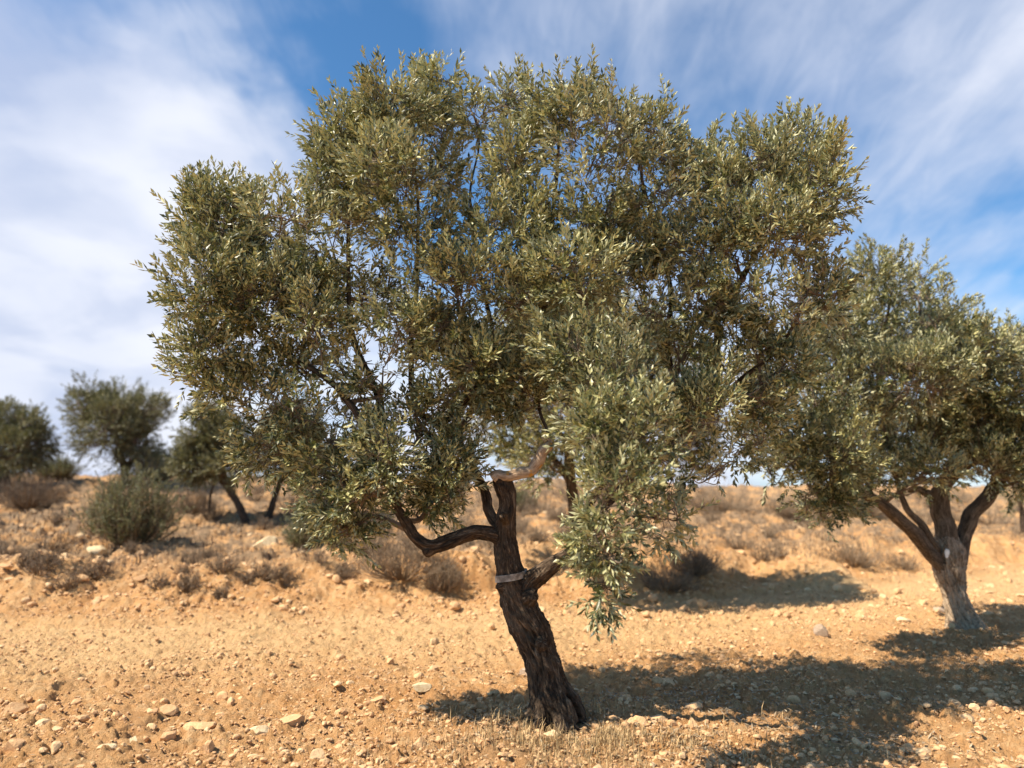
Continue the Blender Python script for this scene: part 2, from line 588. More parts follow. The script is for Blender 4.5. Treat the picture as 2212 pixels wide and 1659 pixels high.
def scatter_pebbles():
    V, F, T = [], [], []
    off = 0
    for (n, ylo, yhi, smin, smax, sub, pw, tlo, thi) in (
            (70000, 2.5, 11.0, 0.004, 0.016, 0, 1.5, 0.0, 0.7), (16000, 2.5, 11.5, 0.010, 0.030, 1, 2.2, 0.0, 0.85),
            (1500, 2.6, 11.5, 0.020, 0.060, 1, 2.6, 0.3, 0.9), (1500, 9.0, 17.0, 0.02, 0.09, 1, 2.4, 0.2, 0.95), (9000, 8.5, 14.0, 0.010, 0.035, 0, 1.8, 0.0, 0.8)):
        y = ylo + (yhi - ylo) * rng.random(n) ** 1.45
        x = rng.uniform(-1, 1, n) * (0.76 * y + 0.5)
        k = (y < edge_y(x) + (2.5 if ylo < 5 else 8)) & ((fbm(x, y, 1.1, 3) > -0.16) | (rng.random(n) < 0.35))
        x, y = x[k], y[k]; n = len(x)
        s = smin + (smax - smin) * rng.random(n) ** pw
        z = ground_h(x, y) + s * 0.15
        a = rng.uniform(0, 6.283, n)
        sy = rng.uniform(0.6, 0.95, n); sz = rng.uniform(0.45, 0.85, n)
        tone = rng.uniform(tlo, thi, n)
        pick = rng.integers(14, size=n)
        for j in range(14):
            i = np.where(pick == j)[0]
            v, f = ROCKS[sub][j]
            vx = v[None, :, 0] * s[i, None]; vy = v[None, :, 1] * (s * sy)[i, None]; vz = v[None, :, 2] * (s * sz)[i, None]
            ca, sa = np.cos(a[i])[:, None], np.sin(a[i])[:, None]
            W = np.stack([vx * ca - vy * sa + x[i, None], vx * sa + vy * ca + y[i, None], vz + z[i, None]], -1)
            V.append(W.reshape(-1, 3))
            F.append((f[None] + (np.arange(len(i)) * len(v))[:, None, None] + off).reshape(-1, 3))
            off += len(i) * len(v)
            T.append(np.repeat(tone[i], len(v)))
    o = mesh_obj("pebbles", np.concatenate(V), np.concatenate(F), M['stone'], attrs={"tone": np.concatenate(T)})
    tag(o, "countless orange clods and pale pebbles strewn over the soil", "pebbles", kind='stuff')


scatter_pebbles()


def stone(px, py, wpx, label, mat='stone', flat=0.6, ang=0.0, name="stone", sink=0.25, tall=None, seed=1, cat="stone"):
    r = np.random.default_rng(seed)
    p = ground_hit(px, py)
    s = 0.43 * wpx * p[1] / FPX
    v, f = rock_shape(3, r, 12, 0.03)
    sc3 = np.array([1, r.uniform(0.65, 0.9), tall or flat]) * s
    w = v * sc3 / 0.85
    ca, sa = math.cos(ang), math.sin(ang)
    w = w @ np.array([[ca, sa, 0], [-sa, ca, 0], [0, 0, 1]])
    loc = np.array([p[0], p[1], p[2] - sink * sc3[2] + sc3[2] * 0.55])
    o = mesh_obj(name, w, f, M[mat], attrs={"tone": np.full(len(w), 0.35 + 0.4 * r.random())})
    o.location = tuple(loc)
    return tag(o, label, cat)


STONES = [
    (905, 1622, 44, "upright tan stone at the bottom edge left of the trunk foot", 'stone', 0.9, 0.3),
    (630, 1572, 70, "wide wedge shaped stone in the left foreground", 'stone', 0.45, -0.2),
    (430, 1580, 66, "low slab with a dark shadow in the left foreground", 'stone', 0.35, 0.2),
    (358, 1556, 48, "rounded tan stone just behind the low slab in the left foreground", 'stone', 0.55, 0.6),
    (285, 1612, 40, "pointed pale stone left of the low slab", 'pale_rock', 0.8, 0.0),
    (225, 1640, 48, "flat cream stone in the bottom left corner area", 'pale_rock', 0.4, 0.0),
    (560, 1592, 58, "long pale stone between the low slab and the wedge shaped stone", 'pale_rock', 0.35, 0.5),
    (365, 1600, 50, "tilted tan stone in front of the low slab", 'stone', 0.5, 0.9),
    (908, 1508, 48, "bright cream stone on open soil left of the trunk", 'pale_rock', 0.45, 0.1),
    (822, 1524, 42, "tan stone just left of the bright cream stone", 'stone', 0.45, 0.4),
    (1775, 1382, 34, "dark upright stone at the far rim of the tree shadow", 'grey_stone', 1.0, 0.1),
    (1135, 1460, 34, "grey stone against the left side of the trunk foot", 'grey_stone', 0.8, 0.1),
    (1440, 1482, 56, "sunlit tan block in the shadow right of the trunk", 'stone', 0.5, 0.2),
    (1500, 1545, 40, "small sunlit stone at the front rim of the shadow right of the trunk", 'stone', 0.5, 0.2),
    (580, 1194, 66, "large pale yellow rock on the scrubby bank", 'pale_rock', 0.85, 0.1),
    (524, 1192, 40, "small pale rock left of the large yellow one on the bank", 'pale_rock', 0.6, 0.1),
    (208, 1204, 60, "flat pale rock under the big green bush", 'pale_rock', 0.45, 0.1),
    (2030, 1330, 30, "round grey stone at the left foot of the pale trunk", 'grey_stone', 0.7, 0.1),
    (1950, 1348, 34, "low cream stone on sunlit soil in front of the pale trunk", 'pale_rock', 0.5, 0.1),
    (1190, 1590, 40, "pale stone in the dry grass below the trunk foot", 'pale_rock', 0.5, 0.2),
    (30, 1640, 60, "orange clod cut by the lower left corner", 'stone', 0.6, 0.2),
    (30, 1545, 50, "dark edged clod near the left border", 'stone', 0.6, 0.6),
]
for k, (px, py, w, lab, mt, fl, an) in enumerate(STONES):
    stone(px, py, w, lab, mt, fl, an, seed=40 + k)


# ------------------------------------------------------------------ tubes and trees
def catmull(pts, n_per):
    pts = np.asarray(pts, dtype=float)
    P_ = np.vstack([2 * pts[0] - pts[1], pts, 2 * pts[-1] - pts[-2]])
    out = []
    for i in range(1, len(P_) - 2):
        p0, p1, p2, p3 = P_[i - 1:i + 3]
        for t in np.linspace(0, 1, n_per, endpoint=False):
            out.append(0.5 * ((2 * p1) + (-p0 + p2) * t + (2 * p0 - 5 * p1 + 4 * p2 - p3) * t * t + (-p0 + 3 * p1 - 3 * p2 + p3) * t ** 3))
    out.append(pts[-1])
    return np.array(out)


def tube(pts, rad, seg=8, s0=0.0, cap=True):
    """returns verts, quads, bark attr"""
    pts = np.asarray(pts, dtype=float)
    rad = np.asarray(rad, dtype=float)
    n = len(pts)
    tan = np.gradient(pts, axis=0)
    tan /= np.linalg.norm(tan, axis=1)[:, None] + 1e-9
    ref = np.array([0.0, -1.0, 0.0]) if abs(tan[0][1]) < 0.9 else np.array([1.0, 0, 0])
    V = np.zeros((n, seg, 3)); B = np.zeros((n, seg, 3))
    L = s0
    u = ref - tan[0] * (ref @ tan[0]); u /= np.linalg.norm(u)
    th = np.arange(seg) / seg * 2 * np.pi
    for i in range(n):
        if i: L += np.linalg.norm(pts[i] - pts[i - 1])
        u = u - tan[i] * (u @ tan[i]); u /= np.linalg.norm(u) + 1e-9
        w = np.cross(tan[i], u)
        V[i] = pts[i] + rad[i] * (np.cos(th)[:, None] * u + np.sin(th)[:, None] * w)
        B[i, :, 0] = np.cos(th) * max(rad[i], 0.01); B[i, :, 2] = np.sin(th) * max(rad[i], 0.01); B[i, :, 1] = L
    i = (np.arange(n - 1)[:, None] * seg + np.arange(seg)[None, :])
    j = (np.arange(n - 1)[:, None] * seg + (np.arange(seg)[None, :] + 1) % seg)
    F = np.stack([i, j, j + seg, i + seg], -1).reshape(-1, 4)
    V = V.reshape(-1, 3); B = B.reshape(-1, 3)
    if cap:
        c0, c1 = len(V), len(V) + 1
        V = np.vstack([V, pts[0], pts[-1] + tan[-1] * rad[-1] * 0.3]); B = np.vstack([B, B[0], B[-1]])
        k = np.arange(seg); k2 = (k + 1) % seg
        # degenerate-free caps as quads is impossible, so return tris separately
        T = np.vstack([np.stack([np.full(seg, c0), k2, k], 1), np.stack([np.full(seg, c1), k + (n - 1) * seg, k2 + (n - 1) * seg], 1)])
    else:
        T = np.zeros((0, 3), int)
    return V, F, T, B


def join(parts):
    V, F, T, B, off = [], [], [], [], 0
    for v, f, t, b in parts:
        V.append(v); F.append(f + off); T.append(t + off); B.append(b); off += len(v)
    return np.vstack(V), np.vstack(F), np.vstack(T), np.vstack(B)


def path_px(spec, n_per=6):
    """spec rows: (px, py, Y, half-width px) -> points and radii"""
    pts = np.array([P(a, b, c) for a, b, c, _ in spec])
    rad = np.array([d * 0.95 * c / FPX for _, _, c, d in spec])
    q = catmull(np.hstack([pts, rad[:, None]]), n_per)
    return q[:, :3], np.maximum(q[:, 3], 0.003)


def trunk_mesh(paths, mat, parent, loc, voxel, roots=True, rough=1.0, name="trunk", seed=0):
    """union of thick tubes -> voxel remesh -> fissured bark in geometry"""
    r = np.random.default_rng(seed)
    parts, SK = [], []
    s0 = 0
    for (pts, rad) in paths:
        parts.append(tube(pts, rad, 20, 0))
        L = np.concatenate([[0], np.cumsum(np.linalg.norm(np.diff(pts, axis=0), axis=1))]) + s0
        tan = np.gradient(pts, axis=0); tan /= np.linalg.norm(tan, axis=1)[:, None]
        SK.append(np.hstack([pts, tan, L[:, None], rad[:, None]]))
        s0 += 7.3
    if roots:
        p0, r0 = paths[0][0][0], paths[0][1][0]
        for k in range(8):
            a = k / 8 * 6.283 + r.uniform(-0.25, 0.25)
            d = np.array([math.cos(a), math.sin(a), 0])
            ln = r0 * r.uniform(1.35, 1.9)
            tp_, tr_ = paths[0]
            def on(hh):
                q = int(np.argmin(np.abs(tp_[:, 2] - (tp_[0, 2] + hh))))
                return tp_[q], tr_[q]
            a1, b1 = on(r0 * 3.4); a2, b2 = on(r0 * 1.9)
            pp = catmull([a1 + d * b1 * 0.55, a2 + d * b2 * 0.74, p0 + d * r0 * 0.95 + [0, 0, r0 * 0.8], p0 + d * r0 * 1.2 + [0, 0, 0.02], p0 + d * ln + [0, 0, -0.07]], 5)
            rr = np.linspace(r0 * 0.26, r0 * 0.26, len(pp)) * r.uniform(0.8, 1.15)
            parts.append(tube(pp, rr, 10))
    V, F, T, B = join(parts)
    tmp = mesh_obj("tmp", V, [F, T], None)
    md = tmp.modifiers.new("r", 'REMESH'); md.mode = 'VOXEL'; md.voxel_size = voxel
    ms = tmp.modifiers.new("s", 'SMOOTH'); ms.iterations = 6; ms.factor = 0.5
    dg = bpy.context.evaluated_depsgraph_get()
    me = tmp.evaluated_get(dg).to_mesh()
    n = len(me.vertices)
    co = np.zeros(n * 3, np.float32); me.vertices.foreach_get("co", co); co = co.reshape(-1, 3).astype(float)
    no = np.zeros(n * 3, np.float32); me.vertices.foreach_get("normal", no); no = no.reshape(-1, 3).astype(float)
    polys = np.array([list(p.vertices) for p in me.polygons if len(p.vertices) == 4])
    tris = np.array([list(p.vertices) for p in me.polygons if len(p.vertices) == 3]).reshape(-1, 3)
    tmp.evaluated_get(dg).to_mesh_clear()
    bpy.data.objects.remove(tmp, do_unlink=True)
    S = np.vstack(SK)
    idx = np.zeros(n, int)
    for a in range(0, n, 8000):
        d = ((co[a:a + 8000, None, :] - S[None, :, :3]) ** 2).sum(-1) / (S[None, :, 7] ** 2)
        idx[a:a + 8000] = d.argmin(1)
    s = S[idx]
    rel = co - s[:, :3]
    along = (rel * s[:, 3:6]).sum(1)
    side = np.cross(s[:, 3:6], np.array([0, -1.0, 0])); side /= np.linalg.norm(side, axis=1)[:, None] + 1e-6
    fr = np.cross(side, s[:, 3:6])
    th = np.arctan2((rel * side).sum(1), (rel * fr).sum(1))
    tt = s[:, 6] + along
    arc = th * s[:, 7]
    tw = arc + 0.22 * tt
    rid = 1 - 2.6 * np.abs(fbm(tw, tt * 0.22, 24, 3, 0.6))
    rid2 = fbm(tw, tt * 0.35, 70, 3, 0.6)
    lump = fbm(tw, tt, 5, 3, 0.5)
    k = np.clip(s[:, 7] / 0.12, 0.45, 1.3) * rough
    co = co + no * ((0.017 * (rid - 1.0) + 0.009 * rid2 + 0.022 * lump) * k)[:, None]
    bark = np.stack([np.cos(th) * s[:, 7], tt, np.sin(th) * s[:, 7]], 1)
    return mesh_obj(name, co - np.asarray(loc), [polys, tris], mat, parent, {"bark": bark}, smooth=True)


# leaf sprigs ------------------------------------------------------
def leaf_template(length, width, fold, droop):
    L = length; w = width / 2
    v = np.array([[0, 0, 0], [0.48 * L, 0, -fold * w - droop * 0.25 * L], [L, 0, -droop * L],
                  [0.45 * L, w, 0.0 - droop * 0.2 * L], [0.45 * L, -w, 0.0 - droop * 0.2 * L]])
    f = np.array([[0, 4, 1], [4, 2, 1], [0, 1, 3], [1, 2, 3]])
    return v, f


def rot_to(d, up):
    """matrix whose rows are x=d, y=side, z=normal"""
    d = d / np.linalg.norm(d)
    s = np.cross(up, d)
    if np.linalg.norm(s) < 1e-4: s = np.cross([1, 0, 0.1], d)
    s /= np.linalg.norm(s)
    return np.stack([d, s, np.cross(d, s)])


def make_sprig(r, length=0.17, nl=8, leaf=0.062, wid=0.0185, scale=1.0):
    """a shoot along +X (z = its upper side) with opposite leaf pairs"""
    V, F, T, off = [], [], [], 0
    bend = r.uniform(-0.25, 0.25); bend2 = r.uniform(-0.1, 0.3)
    for i in range(nl):
        s = (i + 0.6) / nl
        pos = np.array([s * length, bend * length * s * s, bend2 * length * s * s])
        roll = (i % 2) * 1.57 + r.uniform(-0.4, 0.4)
        for sd in (0, 1):
            if r.random() < 0.06: continue
            a = roll + sd * math.pi
            open_ = R(r.uniform(28, 62)) * (1.0 - 0.35 * s)
            out = np.array([0, math.cos(a), math.sin(a)])
            d = np.array([math.cos(open_), 0, 0]) + out * math.sin(open_)
            d += r.normal(0, 0.10, 3)
            up = np.array([math.sin(open_), 0, 0]) * 1.0 - out * math.cos(open_) * 1.0
            up = up * 0.9 + np.array([0, 0, 0.35]) + r.normal(0, 0.42, 3)
            L = leaf * r.uniform(0.75, 1.15) * (1.0 - 0.25 * abs(s - 0.5)) * (0.75 if i == nl - 1 else 1)
            v, f = leaf_template(L, wid * r.uniform(0.8, 1.2), r.uniform(0.1, 0.5), r.uniform(-0.08, 0.12))
            m = rot_to(d, up)
            V.append(v @ m + pos); F.append(f + off); off += len(v)
            T.append(np.tile([r.random(), r.random(), s], (len(v), 1)))
    return np.vstack(V) * scale, np.vstack(F), np.vstack(T)


SPRIGS = [make_sprig(np.random.default_rng(100 + k), length=rng.uniform(0.10, 0.20), nl=int(rng.integers(6, 10))) for k in range(22)]
SPRIGS_FAR = [make_sprig(np.random.default_rng(200 + k), length=0.22, nl=6, leaf=0.075, wid=0.020) for k in range(12)]


def foliage(pts, dirs, sprigs, r, scale=1.0, tone_shift=None):
    V, F, T, off = [], [], [], 0
    pick = r.integers(len(sprigs), size=len(pts))
    for k in range(len(sprigs)):
        ids = np.where(pick == k)[0]
        if not len(ids): continue
        v, f, t = sprigs[k]
        d = dirs[ids]; d = d / (np.linalg.norm(d, axis=1)[:, None] + 1e-9)
        up = np.tile(np.array([0, 0, 1.0]), (len(ids), 1)) + r.normal(0, 0.5, (len(ids), 3))
        s = np.cross(up, d); s /= np.linalg.norm(s, axis=1)[:, None] + 1e-9
        n = np.cross(d, s)
        Mx = np.stack([d, s, n], 1)                       # rows
        sc_ = (r.uniform(0.75, 1.2, len(ids)) * scale)
        W = np.einsum('vi,kij->kvj', v, Mx) * sc_[:, None, None] + pts[ids][:, None, :]
        V.append(W.reshape(-1, 3))
        F.append((f[None] + (np.arange(len(ids)) * len(v))[:, None, None] + off).reshape(-1, 3))
        tt = np.tile(t, (len(ids), 1, 1)).copy()
        sh = r.normal(0, 0.22, (len(ids), 1))
        if tone_shift is not None:
            sh = sh + tone_shift[ids][:, None]
        tt[:, :, 0] = np.clip(tt[:, :, 0] + sh, 0, 1)
        tt[:, :, 1] = np.clip(tt[:, :, 1] * 0.8 + 0.10 + sh * 0.45, 0, 1)
        T.append(tt.reshape(-1, 3)); off += len(ids) * len(v)
    return np.vstack(V), np.vstack(F), np.vstack(T)


def lobes_px(rows):
    """(px, py, Y, rx px, rz px[, ry m, density]) -> centre, radii, density"""
    C, Rr, D = [], [], []
    for row in rows:
        px, py, Y, rx, rz = row[:5]
        ry = row[5] if len(row) > 5 else 0.5 * (rx + rz) * Y / FPX * 1.1
        C.append(P(px, py, Y)); Rr.append([rx * Y / FPX, ry, rz * Y / FPX]); D.append(row[6] if len(row) > 6 else 1.0)
    return np.array(C), np.array(Rr), np.array(D)


def grow_tree(name, base, limbs, trunk_paths, lobes, n_sprigs, label, group=None, bark='bark', bark_limb=None, leaf='leaf', sprigs=None,
              sprig_scale=1.0, voxel=0.009, seed=1, gaps=(), limb_mats=None, sub=7, roots=True, cat="olive tree", twig_r=0.0022, upright=0.75, trunk_rough=1.0, spray=1.0, shrink=1.0):
    r = np.random.default_rng(seed)
    root = empty(name, base, label, cat, group)
    base = np.asarray(base, dtype=float)
    trunk_mesh(trunk_paths, M[bark], root, base, voxel, roots, trunk_rough, seed=seed)
    nodes, nrad = [], []
    for pts, rad in [q_ for q_ in trunk_paths[1:] if len(q_[0]) > 10] + list(limbs):
        nodes.append(pts); nrad.append(rad)
    nodes.append(trunk_paths[0][0][-6:]); nrad.append(trunk_paths[0][1][-6:])
    for k, (pts, rad) in enumerate(limbs):
        w = np.stack([fbm(np.linspace(0, 3, len(pts)) + k * 5, np.full(len(pts), a * 9.0), 1.7, 2) for a in range(3)], 1)
        w[0] = 0
        q = pts + w * 0.055
        rad = rad * (1 + 0.25 * fbm(np.linspace(0, 4, len(pts)) + k * 3, np.full(len(pts), 2.0), 2.0, 2))
        v, f, t, b = tube(q, rad, 12, k * 2.0)
        mt = (limb_mats or {}).get(k, bark_limb or bark)
        mesh_obj("branch", v - base, [f, t], M[mt], root, {"bark": b}, smooth=True)
    C, Rr, D = lobes
    Rr = Rr * shrink
    allN = np.vstack(nodes); allR = np.concatenate(nrad)
    small = []
    order = np.argsort([((allN - c) ** 2).sum(1).min() for c in C])
    for li in order:                                     # a bough into each lobe, then side boughs
        c = C[li]
        # prefer nodes that lie lower / further in than the lobe
        cost = ((allN - c) ** 2).sum(1) + 0.6 * np.maximum(allN[:, 2] - c[2] + 0.12, 0) ** 2 * 4
        j = cost.argmin()
        a = allN[j]; ra = min(allR[j] * 0.75, 0.022)
        mid = (a + c) / 2 + r.normal(0, 0.06, 3) + np.array([0, 0, -0.06])
        pts = catmull([a, mid, c], 6)
        rad = np.linspace(ra, max(ra * 0.55, 0.006), len(pts))
        small.append(tube(pts, rad, 6, 0, True))
        allN = np.vstack([allN, pts[2:]]); allR = np.concatenate([allR, rad[2:]])
        for _ in range(sub):
            d = r.normal(size=3); d /= np.linalg.norm(d)
            d[2] = d[2] * 0.7 + 0.25
            e = c + d * Rr[li] * r.uniform(0.5, 0.85)
            k0 = r.integers(len(pts) // 2, len(pts))
            m2 = (pts[k0] + e) / 2 + r.normal(0, 0.04, 3)
            p2 = catmull([pts[k0], m2, e], 4)
            r2 = np.linspace(rad[k0] * 0.6, 0.0032, len(p2))
            small.append(tube(p2, r2, 5, 0, True))
            allN = np.vstack([allN, p2[1:]]); allR = np.concatenate([allR, r2[1:]])
    # sprig positions
    vol = (Rr[:, 0] * Rr[:, 1] * Rr[:, 2]) ** (2 / 3.0) * D
    cnt = np.maximum(3, (n_sprigs * vol / vol.sum()).astype(int))
    S, O, TS = [], [], []
    for li in range(len(C)):
        n = cnt[li]
        d = r.normal(size=(n, 3)); d /= np.linalg.norm(d, axis=1)[:, None]
        rr = r.random(n) ** (1 / 2.6)
        rr = np.where(r.random(n) < 0.08, rr * r.uniform(1.0, 1.18, n), rr)
        p = C[li] + d * Rr[li] * rr[:, None]
        nsp = max(1, int(n * 0.035))
        ds = r.normal(size=(nsp, 3)); ds[:, 2] = ds[:, 2] + 0.5; ds /= np.linalg.norm(ds, axis=1)[:, None]
        ln = r.uniform(0.03, 0.15, nsp) * min(1.0, Rr[li].mean() / 0.3) * spray
        for q_ in range(4):
            j_ = slice(q_ * nsp, (q_ + 1) * nsp)
            if (q_ + 1) * nsp <= n:
                p[j_] = C[li] + ds * Rr[li] * 0.86 + (ds + [0, 0, 0.5]) * (ln * (q_ + 0.5) / 3.5)[:, None] + r.normal(0, 0.012, (nsp, 3))
                d[j_] = ds
        S.append(p); O.append(d); TS.append(np.full(n, r.normal(0, 0.10)))
    S = np.vstack(S); O = np.vstack(O); TS = np.concatenate(TS)
    # natural density variation and openings
    dn = fbm(S[:, 0] + S[:, 1] * 0.35, S[:, 2] - S[:, 1] * 0.25, 3.1, 3) + 0.5 * fbm(S[:, 1], S[:, 2] + S[:, 0], 2.4, 2)
    keep = (dn > -0.13) | (r.random(len(S)) < 0.20)
    for (g, gr) in gaps:
        q = (((S - g) / gr) ** 2).sum(1)
        keep &= (q > 1.0) | (r.random(len(S)) < (0.05 if gr[0] < 0.07 else 0.32))
    S, O, TS = S[keep], O[keep], TS[keep]
    idx = np.zeros(len(S), int); dist = np.zeros(len(S))
    for a in range(0, len(S), 1000):
        dd = ((S[a:a + 1000, None, :] - allN[None]) ** 2).sum(-1) + 0.5 * np.maximum(allN[None, :, 2] - S[a:a + 1000, None, 2], 0) ** 2
        idx[a:a + 1000] = dd.argmin(1); dist[a:a + 1000] = np.sqrt(dd.min(1))
    A = allN[idx]
    dirv = S - A; dirv /= np.linalg.norm(dirv, axis=1)[:, None] + 1e-6
    dirs = dirv * 0.55 + O * 0.45 + np.array([0, 0, 1.0]) * (upright * sstep(S[:, 2] - base[2], 0.6, 2.4) * r.uniform(0.3, 1.3, len(S)))[:, None] + r.normal(0, 0.38, S.shape)
    # twigs as three sided tapering tubes
    mid = (A + S) / 2 + r.normal(0, 0.012, S.shape) - np.array([0, 0, 1]) * (0.08 * dist)[:, None]
    dn_ = dirs / np.linalg.norm(dirs, axis=1)[:, None]
    tip = S + dn_ * 0.11 * sprig_scale
    ring = []
    ang = np.array([0, 2.09, 4.19])
    u = np.cross(dirv, [0.3, 0.2, 1]); u /= np.linalg.norm(u, axis=1)[:, None] + 1e-6
    w = np.cross(dirv, u)
    for q, rad in ((A, twig_r), (mid, twig_r * 0.85), (S, twig_r * 0.65), (tip, twig_r * 0.3)):
        for a in ang:
            ring.append(q + (u * math.cos(a) + w * math.sin(a)) * rad)
    TV = np.stack(ring, 1)                              # n,12,3
    f = []
    for k in range(3):
        for a in range(3):
            b = (a + 1) % 3
            f.append([k * 3 + a, k * 3 + b, k * 3 + 3 + b, k * 3 + 3 + a])
    f = np.array(f)
    V, F, T, B = join(small)
    n0 = len(V)
    F2 = (f[None] + (np.arange(len(S)) * 12)[:, None, None] + n0).reshape(-1, 4)
    V = np.vstack([V, TV.reshape(-1, 3)])
    mesh_obj("twigs", V - base, [np.vstack([F, F2]), T], M['twig'], root, smooth=False)
    fv, ff, ft = foliage(S, dirs, sprigs or SPRIGS, r, sprig_scale, TS)
    mesh_obj("crown", fv - base, ff, M[leaf], root, {"tone": ft}, smooth=False)
    return root


# ---- the old olive tree in the middle
Y0 = 4.9
trunk = path_px([(1200, 1570, 4.9, 52), (1197, 1541, 4.9, 47), (1183, 1490, 4.9, 43), (1172, 1435, 4.9, 42), (1151, 1369, 4.9, 45),
                 (1120, 1303, 4.9, 38), (1105, 1251, 4.9, 32), (1099, 1215, 4.9, 29), (1094, 1180, 4.9, 29), (1091, 1136, 4.9, 25),
                 (1097, 1084, 4.9, 20), (1088, 1050, 4.9, 23), (1078, 1030, 4.88, 17)], 6)
left = path_px([(1090, 1165, 4.9, 20), (1055, 1152, 4.88, 19), (1020, 1150, 4.85, 17), (976, 1168, 4.8, 17), (932, 1180, 4.75, 16), (900, 1165, 4.75, 14), (878, 1132, 4.75, 13), (857, 1096, 4.75, 12)], 5)
right = path_px([(1115, 1290, 4.9, 24), (1140, 1262, 4.88, 26), (1168, 1238, 4.82, 22), (1207, 1212, 4.75, 17), (1238, 1186, 4.7, 14), (1275, 1140, 4.7, 13)], 5)
inner = path_px([(1080, 1140, 4.95, 14), (1060, 1110, 5.0, 13), (1048, 1060, 5.05, 12), (1028, 1026, 5.1, 11), (1005, 980, 5.15, 10)], 5)
knots = [path_px([(1092, 1130, 4.9, 16), (1088, 1118, 4.80, 12), (1086, 1112, 4.76, 9)], 3),
         path_px([(1110, 1262, 4.9, 22), (1086, 1268, 4.86, 15), (1076, 1272, 4.84, 10)], 3),
         path_px([(1160, 1400, 4.9, 26), (1168, 1392, 4.80, 18), (1172, 1388, 4.76, 12)], 3),
         path_px([(1130, 1300, 4.9, 26), (1146, 1290, 4.82, 20), (1152, 1284, 4.78, 14)], 3),
         path_px([(940, 1178, 4.76, 15), (925, 1192, 4.74, 13), (918, 1198, 4.73, 9)], 3)]
limbs = [
    path_px([(1068, 1034, 4.88, 13), (1090, 1026, 4.86, 13), (1128, 1024, 4.84, 13), (1158, 1004, 4.82, 13), (1180, 980, 4.8, 12), (1190, 960, 4.8, 10), (1183, 944, 4.8, 8)], 5),
    path_px([(1183, 950, 4.84, 4), (1172, 880, 4.98, 4), (1165, 780, 5.05, 5), (1179, 667, 5.1, 7), (1183, 569, 5.1, 6), (1190, 500, 5.1, 5), (1205, 380, 5.05, 4), (1215, 260, 5.0, 3)], 5),
    path_px([(857, 1096, 4.75, 12), (838, 1040, 4.75, 10), (830, 970, 4.8, 9), (822, 906, 4.9, 9), (808, 834, 4.95, 8), (779, 775, 5.0, 7), (760, 690, 5.0, 6), (755, 560, 5.0, 5), (760, 400, 5.0, 4), (745, 310, 4.95, 3)], 5),
    path_px([(838, 1040, 4.75, 9), (790, 960, 4.7, 9), (760, 880, 4.7, 8), (729, 831, 4.75, 8), (682, 791, 4.8, 7), (630, 768, 4.8, 5), (560, 720, 4.8, 4), (480, 640, 4.75, 3), (460, 520, 4.75, 3)], 5),
    path_px([(1005, 980, 5.15, 10), (985, 950, 5.15, 9), (945, 918, 5.1, 8), (905, 880, 5.1, 7), (888, 820, 5.1, 7), (884, 712, 5.1, 6), (905, 600, 5.1, 5), (910, 460, 5.1, 4), (880, 300, 5.1, 3), (865, 200, 5.1, 2)], 5),
    path_px([(945, 918, 5.1, 7), (970, 905, 5.05, 8), (997, 872, 5.0, 7), (1040, 820, 5.0, 5), (1070, 720, 5.1, 5), (1030, 560, 5.2, 4), (1014, 431, 5.2, 3), (1032, 310, 5.2, 2), (1010, 220, 5.2, 2)], 5),
    path_px([(1275, 1140, 4.7, 13), (1330, 1070, 4.95, 12), (1420, 990, 5.15, 11), (1500, 920, 5.3, 11), (1541, 880, 5.35, 10), (1546, 851, 5.35, 8), (1553, 733, 5.35, 8), (1568, 673, 5.3, 7), (1620, 580, 5.2, 6), (1680, 470, 5.1, 5), (1720, 360, 5.0, 3)], 5),
    path_px([(1541, 880, 5.35, 8), (1491, 847, 5.3, 8), (1453, 805, 5.25, 7), (1445, 733, 5.2, 7), (1449, 648, 5.2, 6), (1420, 540, 5.1, 5), (1390, 430, 5.0, 4), (1380, 330, 5.0, 3)], 5),
    path_px([(1275, 1140, 4.7, 10), (1300, 1080, 4.5, 9), (1330, 1000, 4.4, 8), (1320, 900, 4.4, 7), (1300, 820, 4.4, 5), (1270, 700, 4.5, 4)], 5),
    path_px([(1541, 880, 5.35, 7), (1563, 851, 5.2, 7), (1640, 790, 5.05, 5), (1700, 720, 4.9, 4), (1740, 620, 4.9, 3)], 5),
]
